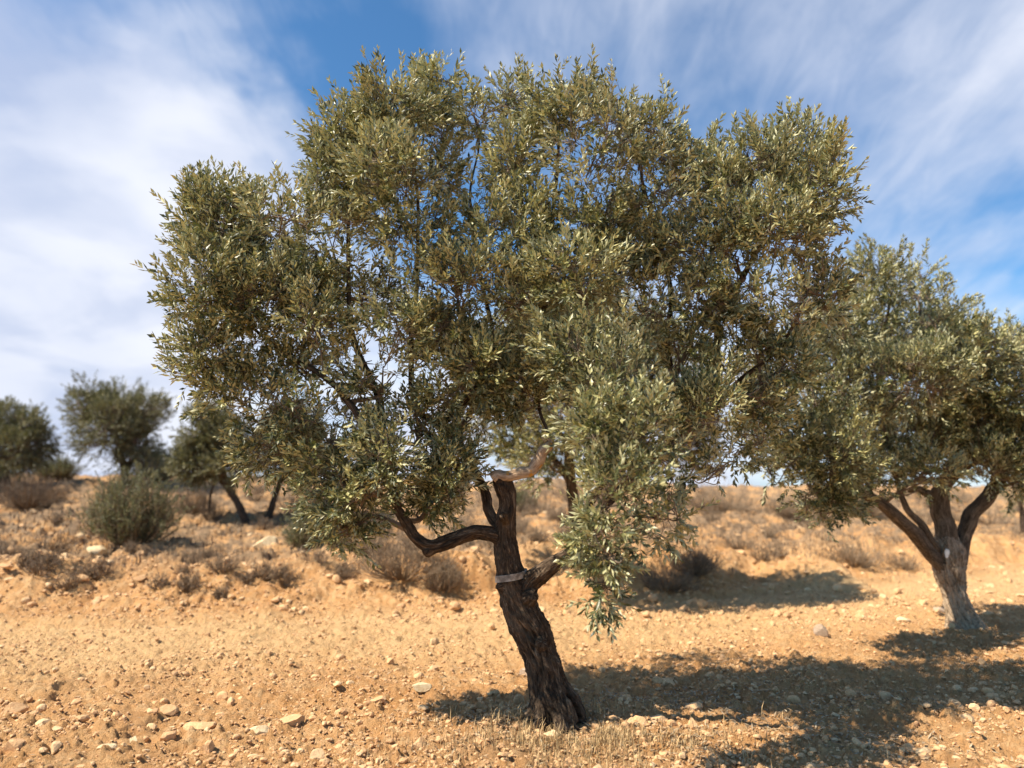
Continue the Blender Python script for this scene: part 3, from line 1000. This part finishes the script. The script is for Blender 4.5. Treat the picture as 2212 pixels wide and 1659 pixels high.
MAIN = [
    (484, 500, 4.8, 105, 110), (454, 640, 4.6, 88, 120), (444, 780, 4.7, 72, 90), (580, 530, 5.2, 110, 120), (560, 660, 4.7, 110, 100),
    (610, 470, 4.5, 100, 80), (530, 860, 4.8, 100, 80), (580, 960, 4.9, 80, 70), (700, 530, 4.8, 100, 110), (444, 440, 4.8, 45, 50),
    (745, 380, 5, 85, 100), (735, 290, 4.9, 60, 60), (850, 250, 4.8, 75, 105), (930, 220, 5.2, 85, 80), (850, 380, 4.6, 105, 100),
    (950, 350, 5.2, 50, 110), (880, 490, 4.8, 120, 90), (930, 600, 4.7, 110, 80), (720, 960, 4.8, 120, 100), (640, 880, 4.6, 90, 60),
    (760, 1060, 4.7, 90, 90), (830, 980, 4.5, 55, 80), (750, 1145, 4.8, 60, 45), (980, 1000, 5, 70, 70), (930, 1085, 4.9, 60, 45),
    (1020, 740, 5.3, 100, 90), (1100, 540, 4.8, 90, 100), (1110, 370, 5, 60, 120), (1215, 240, 4.9, 90, 100), (1110, 220, 5.2, 60, 50),
    (1290, 330, 4.7, 120, 120), (1290, 470, 4.9, 100, 80), (1400, 320, 5, 75, 95), (1440, 420, 4.8, 100, 100), (1500, 370, 5.3, 65, 75),
    (1350, 570, 5.1, 100, 80), (1500, 540, 4.9, 105, 90), (1240, 600, 4.6, 100, 95), (1110, 650, 4.7, 90, 80), (1390, 660, 4.9, 90, 80),
    (1640, 370, 4.9, 65, 90), (1715, 340, 5.1, 80, 80), (1765, 420, 4.8, 75, 90), (1680, 500, 4.7, 95, 90), (1745, 540, 5, 55, 70),
    (1620, 620, 4.8, 100, 75), (1700, 660, 4.7, 85, 60), (1240, 770, 4.5, 85, 85), (1330, 830, 4.3, 100, 90), (1290, 930, 4, 55, 80),
    (1390, 940, 4, 100, 100), (1330, 1060, 3.9, 100, 100), (1420, 1100, 4.1, 62, 85), (1290, 1180, 4, 48, 80), (1298, 1270, 4, 28, 48),
    (1365, 1160, 4, 55, 55), (1110, 840, 5, 100, 80), (1020, 880, 5.2, 60, 50), (1480, 900, 4.9, 65, 80), (1560, 1010, 4.8, 45, 45),
    (1700, 790, 5, 60, 60), (1640, 860, 5, 45, 60), (1480, 760, 5.1, 60, 60, 0.3, 0.5), (660, 640, 4.9, 70, 70), (690, 420, 4.9, 40, 40), (1020, 620, 4.6, 70, 70),
    (700, 760, 5.3, 90, 60, 0.3, 0.6), (800, 640, 5.3, 90, 70, 0.3, 0.7), (900, 760, 5.5, 60, 90, 0.3, 0.5), (1780, 640, 5.2, 60, 60), (1600, 960, 5.4, 60, 60), (1650, 900, 5.2, 50, 50),
    (1470, 1010, 4.5, 60, 70), (1520, 900, 4.7, 70, 70), (860, 720, 4.7, 70, 80, 0.3, 0.6), (770, 800, 4.8, 80, 70, 0.3, 0.6), (640, 790, 4.9, 60, 50, 0.3, 0.6), (950, 700, 4.8, 70, 70), (1040, 800, 4.8, 80, 70), (960, 850, 4.8, 60, 50), (1030, 470, 5.0, 40, 80, 0.3, 0.6), (1150, 480, 4.9, 60, 80), (1200, 700, 5.6, 140, 100, 0.4, 0.5), (1380, 500, 5.7, 130, 90, 0.4, 0.4), (800, 450, 5.7, 110, 80, 0.4, 0.4), (1560, 400, 4.9, 55, 65), (690, 700, 4.6, 60, 60, 0.3, 0.7), (820, 830, 4.7, 60, 70, 0.3, 0.7), (900, 900, 4.9, 50, 40), (1560, 820, 5.0, 60, 60), (960, 1040, 4.8, 60, 50), (1580, 480, 4.8, 60, 60), (1590, 560, 5.0, 60, 60), (1570, 700, 5.1, 60, 60, 0.3, 0.6), (1030, 260, 5.1, 35, 60, 0.3, 0.7), (1340, 260, 5.0, 60, 60), (800, 300, 4.8, 60, 70), (670, 470, 4.8, 50, 60), (1500, 660, 4.9, 80, 70), (1650, 740, 5.0, 60, 60)]
GAPS = [(885, 950, 5.0, 20, 45), (660, 730, 5.0, 45, 40), (870, 740, 5.0, 45, 60), (845, 850, 5.0, 40, 45), (1015, 350, 5.0, 16, 90), (1030, 440, 5.0, 30, 40), (820, 525, 5.0, 32, 28),
        (1205, 495, 5.0, 22, 30), (1390, 495, 5.0, 26, 22), (1600, 730, 5.0, 26, 36), (1590, 930, 5.0, 26, 40), (1120, 1000, 5.0, 60, 42), (1160, 1080, 5.0, 60, 60), (720, 820, 5.0, 30, 22), (505, 545, 5.0, 16, 12), (1560, 445, 5.0, 14, 26)]


def gaps_px(rows):
    return [(P(a, b, c), np.array([rx * 0.8 * c / FPX, 1.5, rz * 0.8 * c / FPX])) for a, b, c, rx, rz in rows]


g0 = P(1200, 1545, 4.9)
tree = grow_tree("olive_tree", (g0[0], g0[1], float(base_h(g0[0], g0[1]))), limbs, [trunk, left, right, inner] + knots, lobes_px(MAIN), 19000,
                 "old leaning olive tree with grey band round its dark trunk, in the middle", bark='bark', limb_mats={0: 'bark_stub'},
                 gaps=gaps_px(GAPS) + [(P(1110, 985, 4.78), np.array([0.30, 0.35, 0.16])), (P(1020, 905, 4.6), np.array([0.2, 0.25, 0.2]))], voxel=0.0055, seed=11, sub=9, shrink=0.87, sprig_scale=0.92)


def build_band(parent, pts, rad, i0, i1, tilt):
    c = pts[i0]; r_ = rad[i0] + 0.010
    n = 40
    V = []
    for k in range(n):
        a = k / n * 2 * math.pi
        wob = 1 + 0.03 * math.sin(3 * a + 1)
        for (dr, dz) in ((0, -0.019), (0.003, -0.021), (0.003, 0.019), (0, 0.021)):
            x = math.cos(a) * (r_ * wob + dr); y = math.sin(a) * (r_ * wob + dr)
            V.append([c[0] + x, c[1] + y, c[2] + dz + tilt * x + 0.004 * math.sin(2 * a)])
    F = []
    for k in range(n):
        for j in range(4):
            F.append([k * 4 + j, ((k + 1) % n) * 4 + j, ((k + 1) % n) * 4 + (j + 1) % 4, k * 4 + (j + 1) % 4])
    o = mesh_obj("trunk_band", np.array(V) - np.array(parent.location), np.array(F), M['band'], parent, smooth=False)
    o['label'] = "pale grey plastic band round the trunk below the upper fork"


M['band'] = mat_plain("grey_band", (0.16, 0.13, 0.10, 1), (0.50, 0.44, 0.36, 1), 14, 0.55)
kb = int(np.argmin(np.abs(trunk[0][:, 2] - P(1100, 1246, 4.9)[2])))
build_band(tree, trunk[0], trunk[1], kb, kb, 0.22)

# ---- the pale trunked tree on the right
Y1 = 8.4
rt = path_px([(2088, 1375, 8.4, 52), (2080, 1345, 8.4, 37), (2066, 1300, 8.4, 27), (2055, 1245, 8.4, 32), (2048, 1200, 8.4, 37), (2046, 1165, 8.4, 26), (2042, 1142, 8.42, 17)], 5)
rl = path_px([(2052, 1240, 8.4, 20), (2005, 1185, 8.3, 17), (1962, 1140, 8.1, 15), (1905, 1092, 7.9, 13), (1862, 1066, 7.8, 11), (1830, 1020, 7.7, 9)], 5)
rr_ = path_px([(2062, 1225, 8.4, 20), (2085, 1160, 8.4, 17), (2102, 1115, 8.4, 16), (2135, 1070, 8.4, 15), (2158, 1035, 8.4, 14), (2176, 1018, 8.4, 12)], 5)
rlimbs = [rl, rr_,
    path_px([(2048, 1205, 8.4, 22), (2040, 1150, 8.38, 21), (2034, 1110, 8.4, 20), (2030, 1070, 8.4, 19), (2050, 1035, 8.4, 16), (2095, 995, 8.4, 14), (2145, 965, 8.4, 11), (2190, 900, 8.3, 8)], 5),
    path_px([(2158, 1035, 8.4, 9), (2142, 990, 8.4, 9), (2140, 940, 8.4, 8), (2120, 850, 8.3, 5)], 5),
    path_px([(2025, 1190, 8.3, 9), (1985, 1130, 8.2, 8), (1955, 1090, 8.2, 7), (1935, 1040, 8.2, 6), (1920, 960, 8.1, 5), (1900, 800, 8, 4), (1920, 650, 8, 3)], 5),
    path_px([(2030, 1075, 8.4, 14), (2000, 1062, 8.6, 9), (1960, 1056, 8.7, 6)], 5),
    path_px([(2085, 990, 8.4, 12), (2050, 900, 8.3, 8), (2010, 780, 8.1, 5), (1990, 660, 8.1, 4)], 5),
    path_px([(2176, 1018, 8.4, 10), (2220, 960, 8.4, 8), (2290, 880, 8.3, 6)], 5),
    path_px([(1862, 1066, 7.8, 10), (1800, 1000, 7.5, 8), (1750, 930, 7.3, 5), (1720, 880, 7.2, 4)], 5),
]
RIGHT = [
    (1890, 620, 7.9, 60, 75), (1960, 610, 8.2, 60, 70), (2010, 690, 7.7, 75, 75), (1870, 720, 8.0, 85, 80), (1880, 830, 7.4, 95, 85), (1990, 820, 7.2, 110, 80),
    (1780, 860, 7.2, 75, 70), (1710, 940, 7.0, 75, 75), (1800, 990, 7.0, 85, 75), (1740, 1070, 7.0, 55, 42), (1680, 850, 6.8, 60, 60), (1660, 940, 6.6, 60, 60), (1820, 700, 7.2, 60, 60), (1800, 1070, 7.3, 40, 40), (1660, 1010, 7.0, 35, 45), (2100, 770, 7.8, 90, 75),
    (2150, 850, 7.9, 95, 85), (2080, 920, 8.2, 110, 70), (1960, 930, 8.2, 110, 85), (2200, 770, 8.4, 80, 70), (2290, 850, 8.1, 110, 110), (2310, 970, 8.0, 100, 80), (1920, 1010, 8.3, 80, 50),
    (2220, 960, 8.0, 70, 60), (1800, 760, 8.0, 60, 70), (2060, 750, 8.6, 90, 80), (1990, 740, 8.9, 100, 90), (2200, 1040, 8.2, 35, 35), (2130, 940, 9.1, 120, 70), (2080, 985, 8.9, 70, 35), (2185, 1000, 8.9, 60, 40), (1780, 700, 7.6, 70, 70), (1880, 1040, 7.6, 70, 45), (1800, 1085, 7.2, 60, 40), (2000, 1020, 7.6, 70, 40), (2140, 1010, 7.9, 60, 40), (1640, 780, 6.6, 60, 60), (1700, 1010, 6.9, 60, 50), (1850, 900, 8.8, 90, 80)]
g1 = ground_hit(2080, 1350)
right_tree = grow_tree("olive_tree", (P(2080, 1350, 8.4)[0], 8.4, float(base_h(P(2080, 1350, 8.4)[0], 8.4))), rlimbs, [rt], lobes_px(RIGHT), 11500,
                       "olive tree with pale grey trunk forking into three at the right edge", bark='bark_grey', bark_limb='bark_shaded', voxel=0.013, seed=23, sub=6,
                       sprig_scale=1.1, gaps=gaps_px([(1750, 812, 8, 12, 14), (2100, 1090, 8.4, 20, 30)]), twig_r=0.003, trunk_rough=1.0, roots=False, shrink=0.92)


def scar(parent, px, py, Y):
    v, f = rock_shape(2, np.random.default_rng(5), 6, 0.05)
    c = P(px, py, Y)
    o = mesh_obj("pruning_scar", v * np.array([0.035, 0.015, 0.05]) + c - np.array(parent.location), f, M['scar'], parent)
    o['label'] = "small white cut mark on the grey trunk"


M['scar'] = mat_plain("cut_wood", (0.72, 0.68, 0.60, 1), (0.85, 0.82, 0.75, 1), 30)
scar(right_tree, 2046, 1196, 8.4 - 0.185)


# ---- trees further back
def far_tree(base_px, trunks, lobes, n, label, seed, Y=None, group="olive trees on the slope behind", sprig_scale=1.0, leaf='leaf_far', bark='bark_far', voxel=0.02, sprigs=None):
    b = ground_hit(*base_px)
    if Y is None: Y = b[1]
    def sh(rows, has_r):
        out = []
        for row in rows:
            row = list(row); row[2] = Y + row[2]; out.append(tuple(row))
        return out
    tp = []
    for tr in trunks:
        pts, rad = path_px(sh(tr, True), 5)
        tp.append((pts, rad))
    # drop the first trunk point into the soil
    for pts, rad in tp:
        pass
    base = (tp[0][0][0][0], tp[0][0][0][1], float(base_h(tp[0][0][0][0], tp[0][0][0][1])))
    return grow_tree("olive_tree", base, [], tp, lobes_px(sh(lobes, False)), n, label, group, bark=bark, leaf=leaf, sprigs=sprigs or SPRIGS_FAR, sprig_scale=sprig_scale,
                     voxel=voxel, seed=seed, sub=4, roots=False, twig_r=0.005, upright=0.6, shrink=0.84 if leaf == 'leaf_far' else 1.0)


b = ground_hit(275, 1050)
far_tree((275, 1050), [[(272, 1062, 0, 12), (270, 1020, 0, 9), (262, 985, 0, 8), (255, 950, 0, 7)], [(270, 1015, 0, 7), (300, 980, 0.2, 6), (320, 950, 0.2, 5)]],
         [(205, 890, 0, 60, 60), (260, 880, 0.3, 70, 60), (315, 900, 0, 48, 55), (230, 950, -0.3, 75, 50), (300, 965, 0, 60, 45), (190, 850, 0, 38, 30), (270, 1000, 0, 45, 25), (320, 1010, -.5, 35, 25), (250, 920, -.6, 60, 60)],
         4200, "broad crowned olive tree standing against the sky far left", 31, Y=20.0, sprig_scale=1.3)
far_tree((30, 1030), [[(10, 1050, 0, 12), (12, 1010, 0, 9), (20, 980, 0, 7)]],
         [(0, 920, 0, 55, 50), (60, 930, 0, 48, 42), (30, 975, -.3, 75, 45), (80, 965, 0, 35, 32), (-50, 950, 0, 60, 60), (-30, 1000, 0, 50, 25), (20, 1000, .3, 55, 22)],
         3600, "dark olive tree cut off by the left edge", 32, Y=19.0, sprig_scale=1.3)
far_tree((530, 1120), [[(533, 1130, 0, 9), (515, 1090, 0, 9), (492, 1050, 0, 9), (478, 1010, 0, 8)], [(492, 1055, 0, 6), (460, 1020, .2, 5), (440, 990, .2, 4)], [(450, 1120, .6, 4), (455, 1070, .5, 4), (470, 1020, .3, 4)]],
         [(440, 940, 0, 50, 40), (490, 960, 0, 55, 50), (430, 1000, 0, 50, 38), (500, 1010, -.3, 45, 32), (460, 910, 0, 45, 30), (530, 970, .3, 35, 40)],
         3000, "small olive tree with a slanting thin trunk left of the big crown", 33, Y=15.0, sprig_scale=1.3)
far_tree((580, 1120), [[(578, 1130, 0, 9), (590, 1085, 0, 8), (604, 1045, 0, 7), (622, 1000, 0, 6)]],
         [(620, 960, 0, 60, 45), (670, 990, 0, 55, 35), (640, 1010, 0, 50, 28), (590, 1000, 0, 35, 25), (640, 920, 0.3, 60, 40)],
         2400, "small olive tree mostly hidden, only its dark thin stem shows beside the big crown", 34, Y=15.5, sprig_scale=1.3)
far_tree((1275, 1215), [[(1285, 1225, 0, 17), (1262, 1175, 0, 15), (1245, 1130, 0, 14), (1237, 1070, 0, 13), (1232, 1010, 0, 12), (1225, 950, 0, 10)], [(1248, 1135, 0, 9), (1280, 1080, 0.2, 9), (1330, 1000, 0.2, 8), (1400, 920, .3, 6)],
                        [(1236, 1050, 0, 9), (1190, 980, 0, 8), (1140, 900, 0, 7), (1100, 820, 0, 5)]],
         [(1130, 800, 0, 100, 80), (1060, 840, .4, 70, 60), (1240, 770, .2, 110, 90), (1200, 890, -.5, 100, 70), (1330, 860, 0, 110, 90), (1430, 800, .3, 100, 80), (1440, 900, 0, 80, 70),
          (1180, 1000, -.2, 70, 45), (1190, 700, .5, 110, 80), (1330, 720, .5, 110, 80), (1500, 960, .5, 60, 60), (1120, 960, .5, 60, 40), (1000, 930, .6, 50, 40), (1340, 980, .3, 90, 60)],
         8000, "olive tree close behind the big one, its stem showing right of the lichened stub", 35, Y=9.6, group=None, sprig_scale=1.2, leaf='leaf', bark='bark', voxel=0.016, sprigs=SPRIGS)
far_tree((2200, 1130), [[(2212, 1150, 0, 7), (2208, 1110, 0, 6), (2200, 1070, 0, 5)]],
         [(2190, 1040, 0, 30, 25), (2200, 1090, 0, 18, 28), (2240, 1020, 0, 50, 40), (2225, 760, 1.0, 50, 45)],
         900, "small dark olive tree half behind the right edge", 36, Y=17.0, sprig_scale=1.4)


# ------------------------------------------------------------------ shrubs, dry plants
def shrub(px, py, wpx, hpx, kind, label, group=None, seed=0, name="shrub", n=None):
    """px,py is the middle of its foot"""
    r = np.random.default_rng(seed)
    p = ground_hit(px, py)
    w = 0.5 * wpx * p[1] / FPX; h = hpx * p[1] / FPX
    root = empty(name, p, label, "shrub", group)
    # stems fanning from the foot
    ns = n or int(np.clip(90 * w / 0.4, 50, 320))
    parts, ends, dirs, tones = [], [], [], []
    for k in range(ns):
        a = r.uniform(0, 6.283); q = r.random() ** 0.6
        e = np.array([math.cos(a) * w * q, math.sin(a) * w * q * 0.8, h * math.sqrt(max(0.03, 1 - q * q * 0.9)) * r.uniform(0.65, 1.08)])
        b0 = np.array([math.cos(a) * w * 0.25 * q, math.sin(a) * w * 0.2 * q, -0.03])
        m = (b0 + e) / 2 + np.array([math.cos(a), math.sin(a), 0]) * w * 0.12 + r.normal(0, 0.02, 3)
        pts = catmull([b0, m, e], 4)
        parts.append(tube(pts, np.linspace(0.0065, 0.002, len(pts)), 3, 0, False))
        for _ in range(5 if kind == 'dry' else 11):
            i0 = r.integers(1, len(pts)); d = pts[-1] - pts[-3]; d /= np.linalg.norm(d)
            dd = d + r.normal(0, 0.6, 3); dd[2] = abs(dd[2])
            e2 = pts[i0] + dd * r.uniform(0.05, 0.14) * min(1.4, h / 0.4)
            parts.append(tube([pts[i0], (pts[i0] + e2) / 2 + r.normal(0, 0.01, 3), e2], [0.003, 0.0025, 0.0015], 3, 0, False))
            ends.append(pts[i0] + (e2 - pts[i0]) * r.random()); dirs.append(dd)
    V, F, T, B = join(parts)
    tone = np.repeat(r.random(len(parts)), [len(q[0]) for q in parts])
    mesh_obj("stems", V, F, M['dry'], root, {"tone": tone})
    ends = np.array(ends); dirs = np.array(dirs) + np.array([0, 0, 0.4])
    if kind == 'dry':
        sel = r.random(len(ends)) < 0.45
        v, f, t = foliage(ends[sel], dirs[sel], DRYSPR, r, 0.7)
        mesh_obj("foliage", v, f, M['dry'], root, {"tone": t[:, 0]})
    else:
        v, f, t = foliage(ends, dirs, SPRIGS_FAR, r, 0.68)
        mesh_obj("foliage", v, f, M['leaf_shrub'], root, {"tone": t})
    return root


DRYSPR = [make_sprig(np.random.default_rng(300 + k), length=0.12, nl=6, leaf=0.028, wid=0.009) for k in range(8)]

shrub(285, 1192, 185, 145, 'green', "big grey green bush with pale shoots on the left bank", seed=51)
shrub(120, 1040, 90, 38, 'green', "low round green bush on the skyline between the two far left trees", seed=52)
shrub(690, 1195, 150, 70, 'green', "olive green bush under the left drooping boughs of the big tree", seed=53)
shrub(345, 1040, 90, 60, 'green', "yellowish green bush at the foot of the broad skyline tree", seed=57)
shrub(1125, 1110, 60, 34, 'green', "small green bush on the slope just right of the upper trunk", seed=54)
shrub(1440, 1280, 150, 42, 'dry', "dry bush added for the dark shade below the hanging bough", seed=55)  # bush put in to darken the shaded ground here
shrub(1850, 1228, 120, 52, 'dry', "dry bush standing in for the shadowed hollow on the bank left of the pale grey trunk", seed=58)  # added in place of a dark hollow under the bank
shrub(1945, 1230, 90, 28, 'dry', "low dry bush added for the low end of the shadowed hollow beside the pale grey trunk", seed=59)  # second bush added to carry the hollow's shade to the right
shrub(1500, 1250, 120, 50, 'dry', "dry bush in the dark shade band right of the hanging bough", seed=56)
NAMED_DRY = [
    (60, 1105, 150, 70, "dark brown dry bush at the left edge of the bank"),
    (415, 1120, 120, 55, "dry brown bush between the green bush and the slanting trunk"),
    (660, 1120, 130, 50, "dry brush right of the thin dark stem on the bank"),
    (870, 1260, 230, 75, "wide grey brown dry bush on the bank left of the trunk"),
    (955, 1285, 90, 50, "small dark dry bush close to the trunk, left of it"),
    (610, 1268, 80, 26, "small dry bush below the large pale yellow rock"),
    (480, 1250, 80, 26, "low dry tuft just left below the large pale yellow rock"),
    (1560, 1112, 170, 52, "wide dry bush on the slope between the big crown and the pale trunk"),
    (1710, 1125, 120, 44, "dry bush on the slope under the low hanging leaves of the right tree"),
    (1880, 1120, 120, 50, "dry bush on the bank behind the left limb of the pale trunk"),
]
for k, (a, b_, c, d, lab) in enumerate(NAMED_DRY):
    shrub(a, b_, c, d, 'dry', lab, seed=70 + k, name="dry_shrub")
rs = np.random.default_rng(5)
k = 0
while k < 95:
    px = rs.uniform(-40, 2260); py = rs.uniform(1062, 1215) if px < 900 or px > 1150 else rs.uniform(1062, 1200)
    if 1740 < px < 2000 and py > 1150: continue
    if 130 < px < 700 and py > 1180: continue
    p_ = ground_hit(px, py)
    if p_[1] < float(edge_y(p_[0])) + 0.6: continue
    s_ = rs.uniform(0.5, 1.3) * 8.0 / p_[1] * (1.7 if p_[1] < 16 else 2.6)
    shrub(px, py, 75 * s_, 34 * s_ * rs.uniform(0.7, 1.3), 'dry', "small dry grey brown bush, one of many on the slope behind", "small dry bushes on the slope", seed=200 + k, name="dry_shrub", n=36)
    k += 1


for k in range(34):
    px = rs.uniform(-30, 1020); py = rs.uniform(1205, 1300)
    if 480 < px < 660 and py < 1235: continue
    p_ = ground_hit(px, py)
    if p_[1] < float(edge_y(p_[0])) + 0.1: continue
    s_ = rs.uniform(0.5, 1.1)
    shrub(px, py, 70 * s_, 26 * s_, 'dry', "small dry brown tuft, one of many dotted over the low earth bank", "small dry tufts on the earth bank", seed=400 + k, name="dry_shrub", n=34)


def blades(name, n, sampler, hmin, hmax, mat, label, seed, lean=0.5, wid=0.0016):
    r = np.random.default_rng(seed)
    P0 = sampler(r, n)
    n = len(P0)
    z = ground_h(P0[:, 0], P0[:, 1])
    P0 = np.column_stack([P0, z - 0.005])
    a = r.uniform(0, 6.283, n); h = r.uniform(hmin, hmax, n) * r.uniform(0.4, 1, n)
    ln = np.abs(r.normal(0, lean, n))
    dx, dy = np.cos(a), np.sin(a)
    V = np.zeros((n, 5, 3))
    sx, sy = -dy, dx
    w = wid * r.uniform(0.6, 1.4, n) * (1 + P0[:, 1] * 0.10)
    for i, (q, ww) in enumerate(((0, 1.0), (0.5, 0.8))):
        for sgn, j in ((-1, 0), (1, 1)):
            V[:, i * 2 + j, 0] = P0[:, 0] + dx * ln * h * q * q + sgn * sx * w * ww
            V[:, i * 2 + j, 1] = P0[:, 1] + dy * ln * h * q * q + sgn * sy * w * ww
            V[:, i * 2 + j, 2] = P0[:, 2] + h * q
    V[:, 4, 0] = P0[:, 0] + dx * ln * h; V[:, 4, 1] = P0[:, 1] + dy * ln * h; V[:, 4, 2] = P0[:, 2] + h / (1 + 0.5 * ln)
    o = (np.arange(n) * 5)[:, None]
    Fq = np.array([[0, 1, 3, 2]]) + o
    Ft = np.array([[2, 3, 4]]) + o
    tone = np.repeat(r.random(n), 5)
    ob = mesh_obj(name, V.reshape(-1, 3), [Fq, Ft], M[mat], attrs={"tone": tone})
    return tag(ob, label, "dry grass", kind='stuff')


def s_foot(r, n):
    a = r.uniform(0, 6.283, n); q = np.abs(r.normal(0, 0.5, n))
    x = 0.38 + np.cos(a) * q * 1.25; y = 4.60 + np.sin(a) * q * 0.75
    k = fbm(x, y, 4, 2) > -0.12
    return np.column_stack([x, y])[k]


def s_rim(r, n):
    x = r.uniform(0.3, 1.7, n); y = 4.55 + r.normal(0, 0.16, n) + 0.1 * (x - 1)
    k = fbm(x, y, 5, 2) > 0.05
    return np.column_stack([x, y])[k]


def s_bank(r, n):
    y = r.uniform(9.5, 24, n); x = r.uniform(-0.78, 0.78, n) * y
    s = y - edge_y(x)
    k = (s > 0.8) & (fbm(x, y, 0.9, 3) > -0.08)
    return np.column_stack([x, y])[k]


blades("dry_grass", 6500, s_foot, 0.03, 0.15, 'straw', "withered straw coloured grass round the foot of the old tree", 61)
blades("dry_grass", 1200, s_rim, 0.02, 0.07, 'straw', "thin dry grass along the front rim of the tree's shadow", 62)
blades("scrub_grass", 46000, s_bank, 0.05, 0.22, 'dry', "brown withered grass covering the slope behind", 63, wid=0.003)


def leaf_litter():
    r = np.random.default_rng(77)
    n = 5200
    x = 1.3 + r.normal(0, 1.25, n); y = 5.0 + r.normal(0, 0.75, n)
    k = (y > 2.8) & (fbm(x, y, 2.5, 2) > -0.1)
    x, y = x[k], y[k]; n = len(x)
    z = ground_h(x, y) + 0.004
    v, f = leaf_template(0.05, 0.012, 0.3, 0.05)
    a = r.uniform(0, 6.283, n); ti = r.normal(0, 0.25, n)
    ca, sa = np.cos(a)[:, None], np.sin(a)[:, None]
    W = np.stack([v[None, :, 0] * ca - v[None, :, 1] * sa + x[:, None], v[None, :, 0] * sa + v[None, :, 1] * ca + y[:, None],
                  z[:, None] + v[None, :, 2] + np.abs(v[None, :, 0] * ti[:, None])], -1)
    F = (f[None] + (np.arange(n) * len(v))[:, None, None]).reshape(-1, 3)
    o = mesh_obj("leaf_litter", W.reshape(-1, 3), F, M['litter'], attrs={"tone": np.repeat(r.random(n), len(v))})
    tag(o, "fallen dry olive leaves scattered on the soil under the big tree", "leaves", kind='stuff')


M['litter'] = mat_straw("fallen_leaf", (0.16, 0.095, 0.045, 1), (0.48, 0.38, 0.24, 1))
leaf_litter()
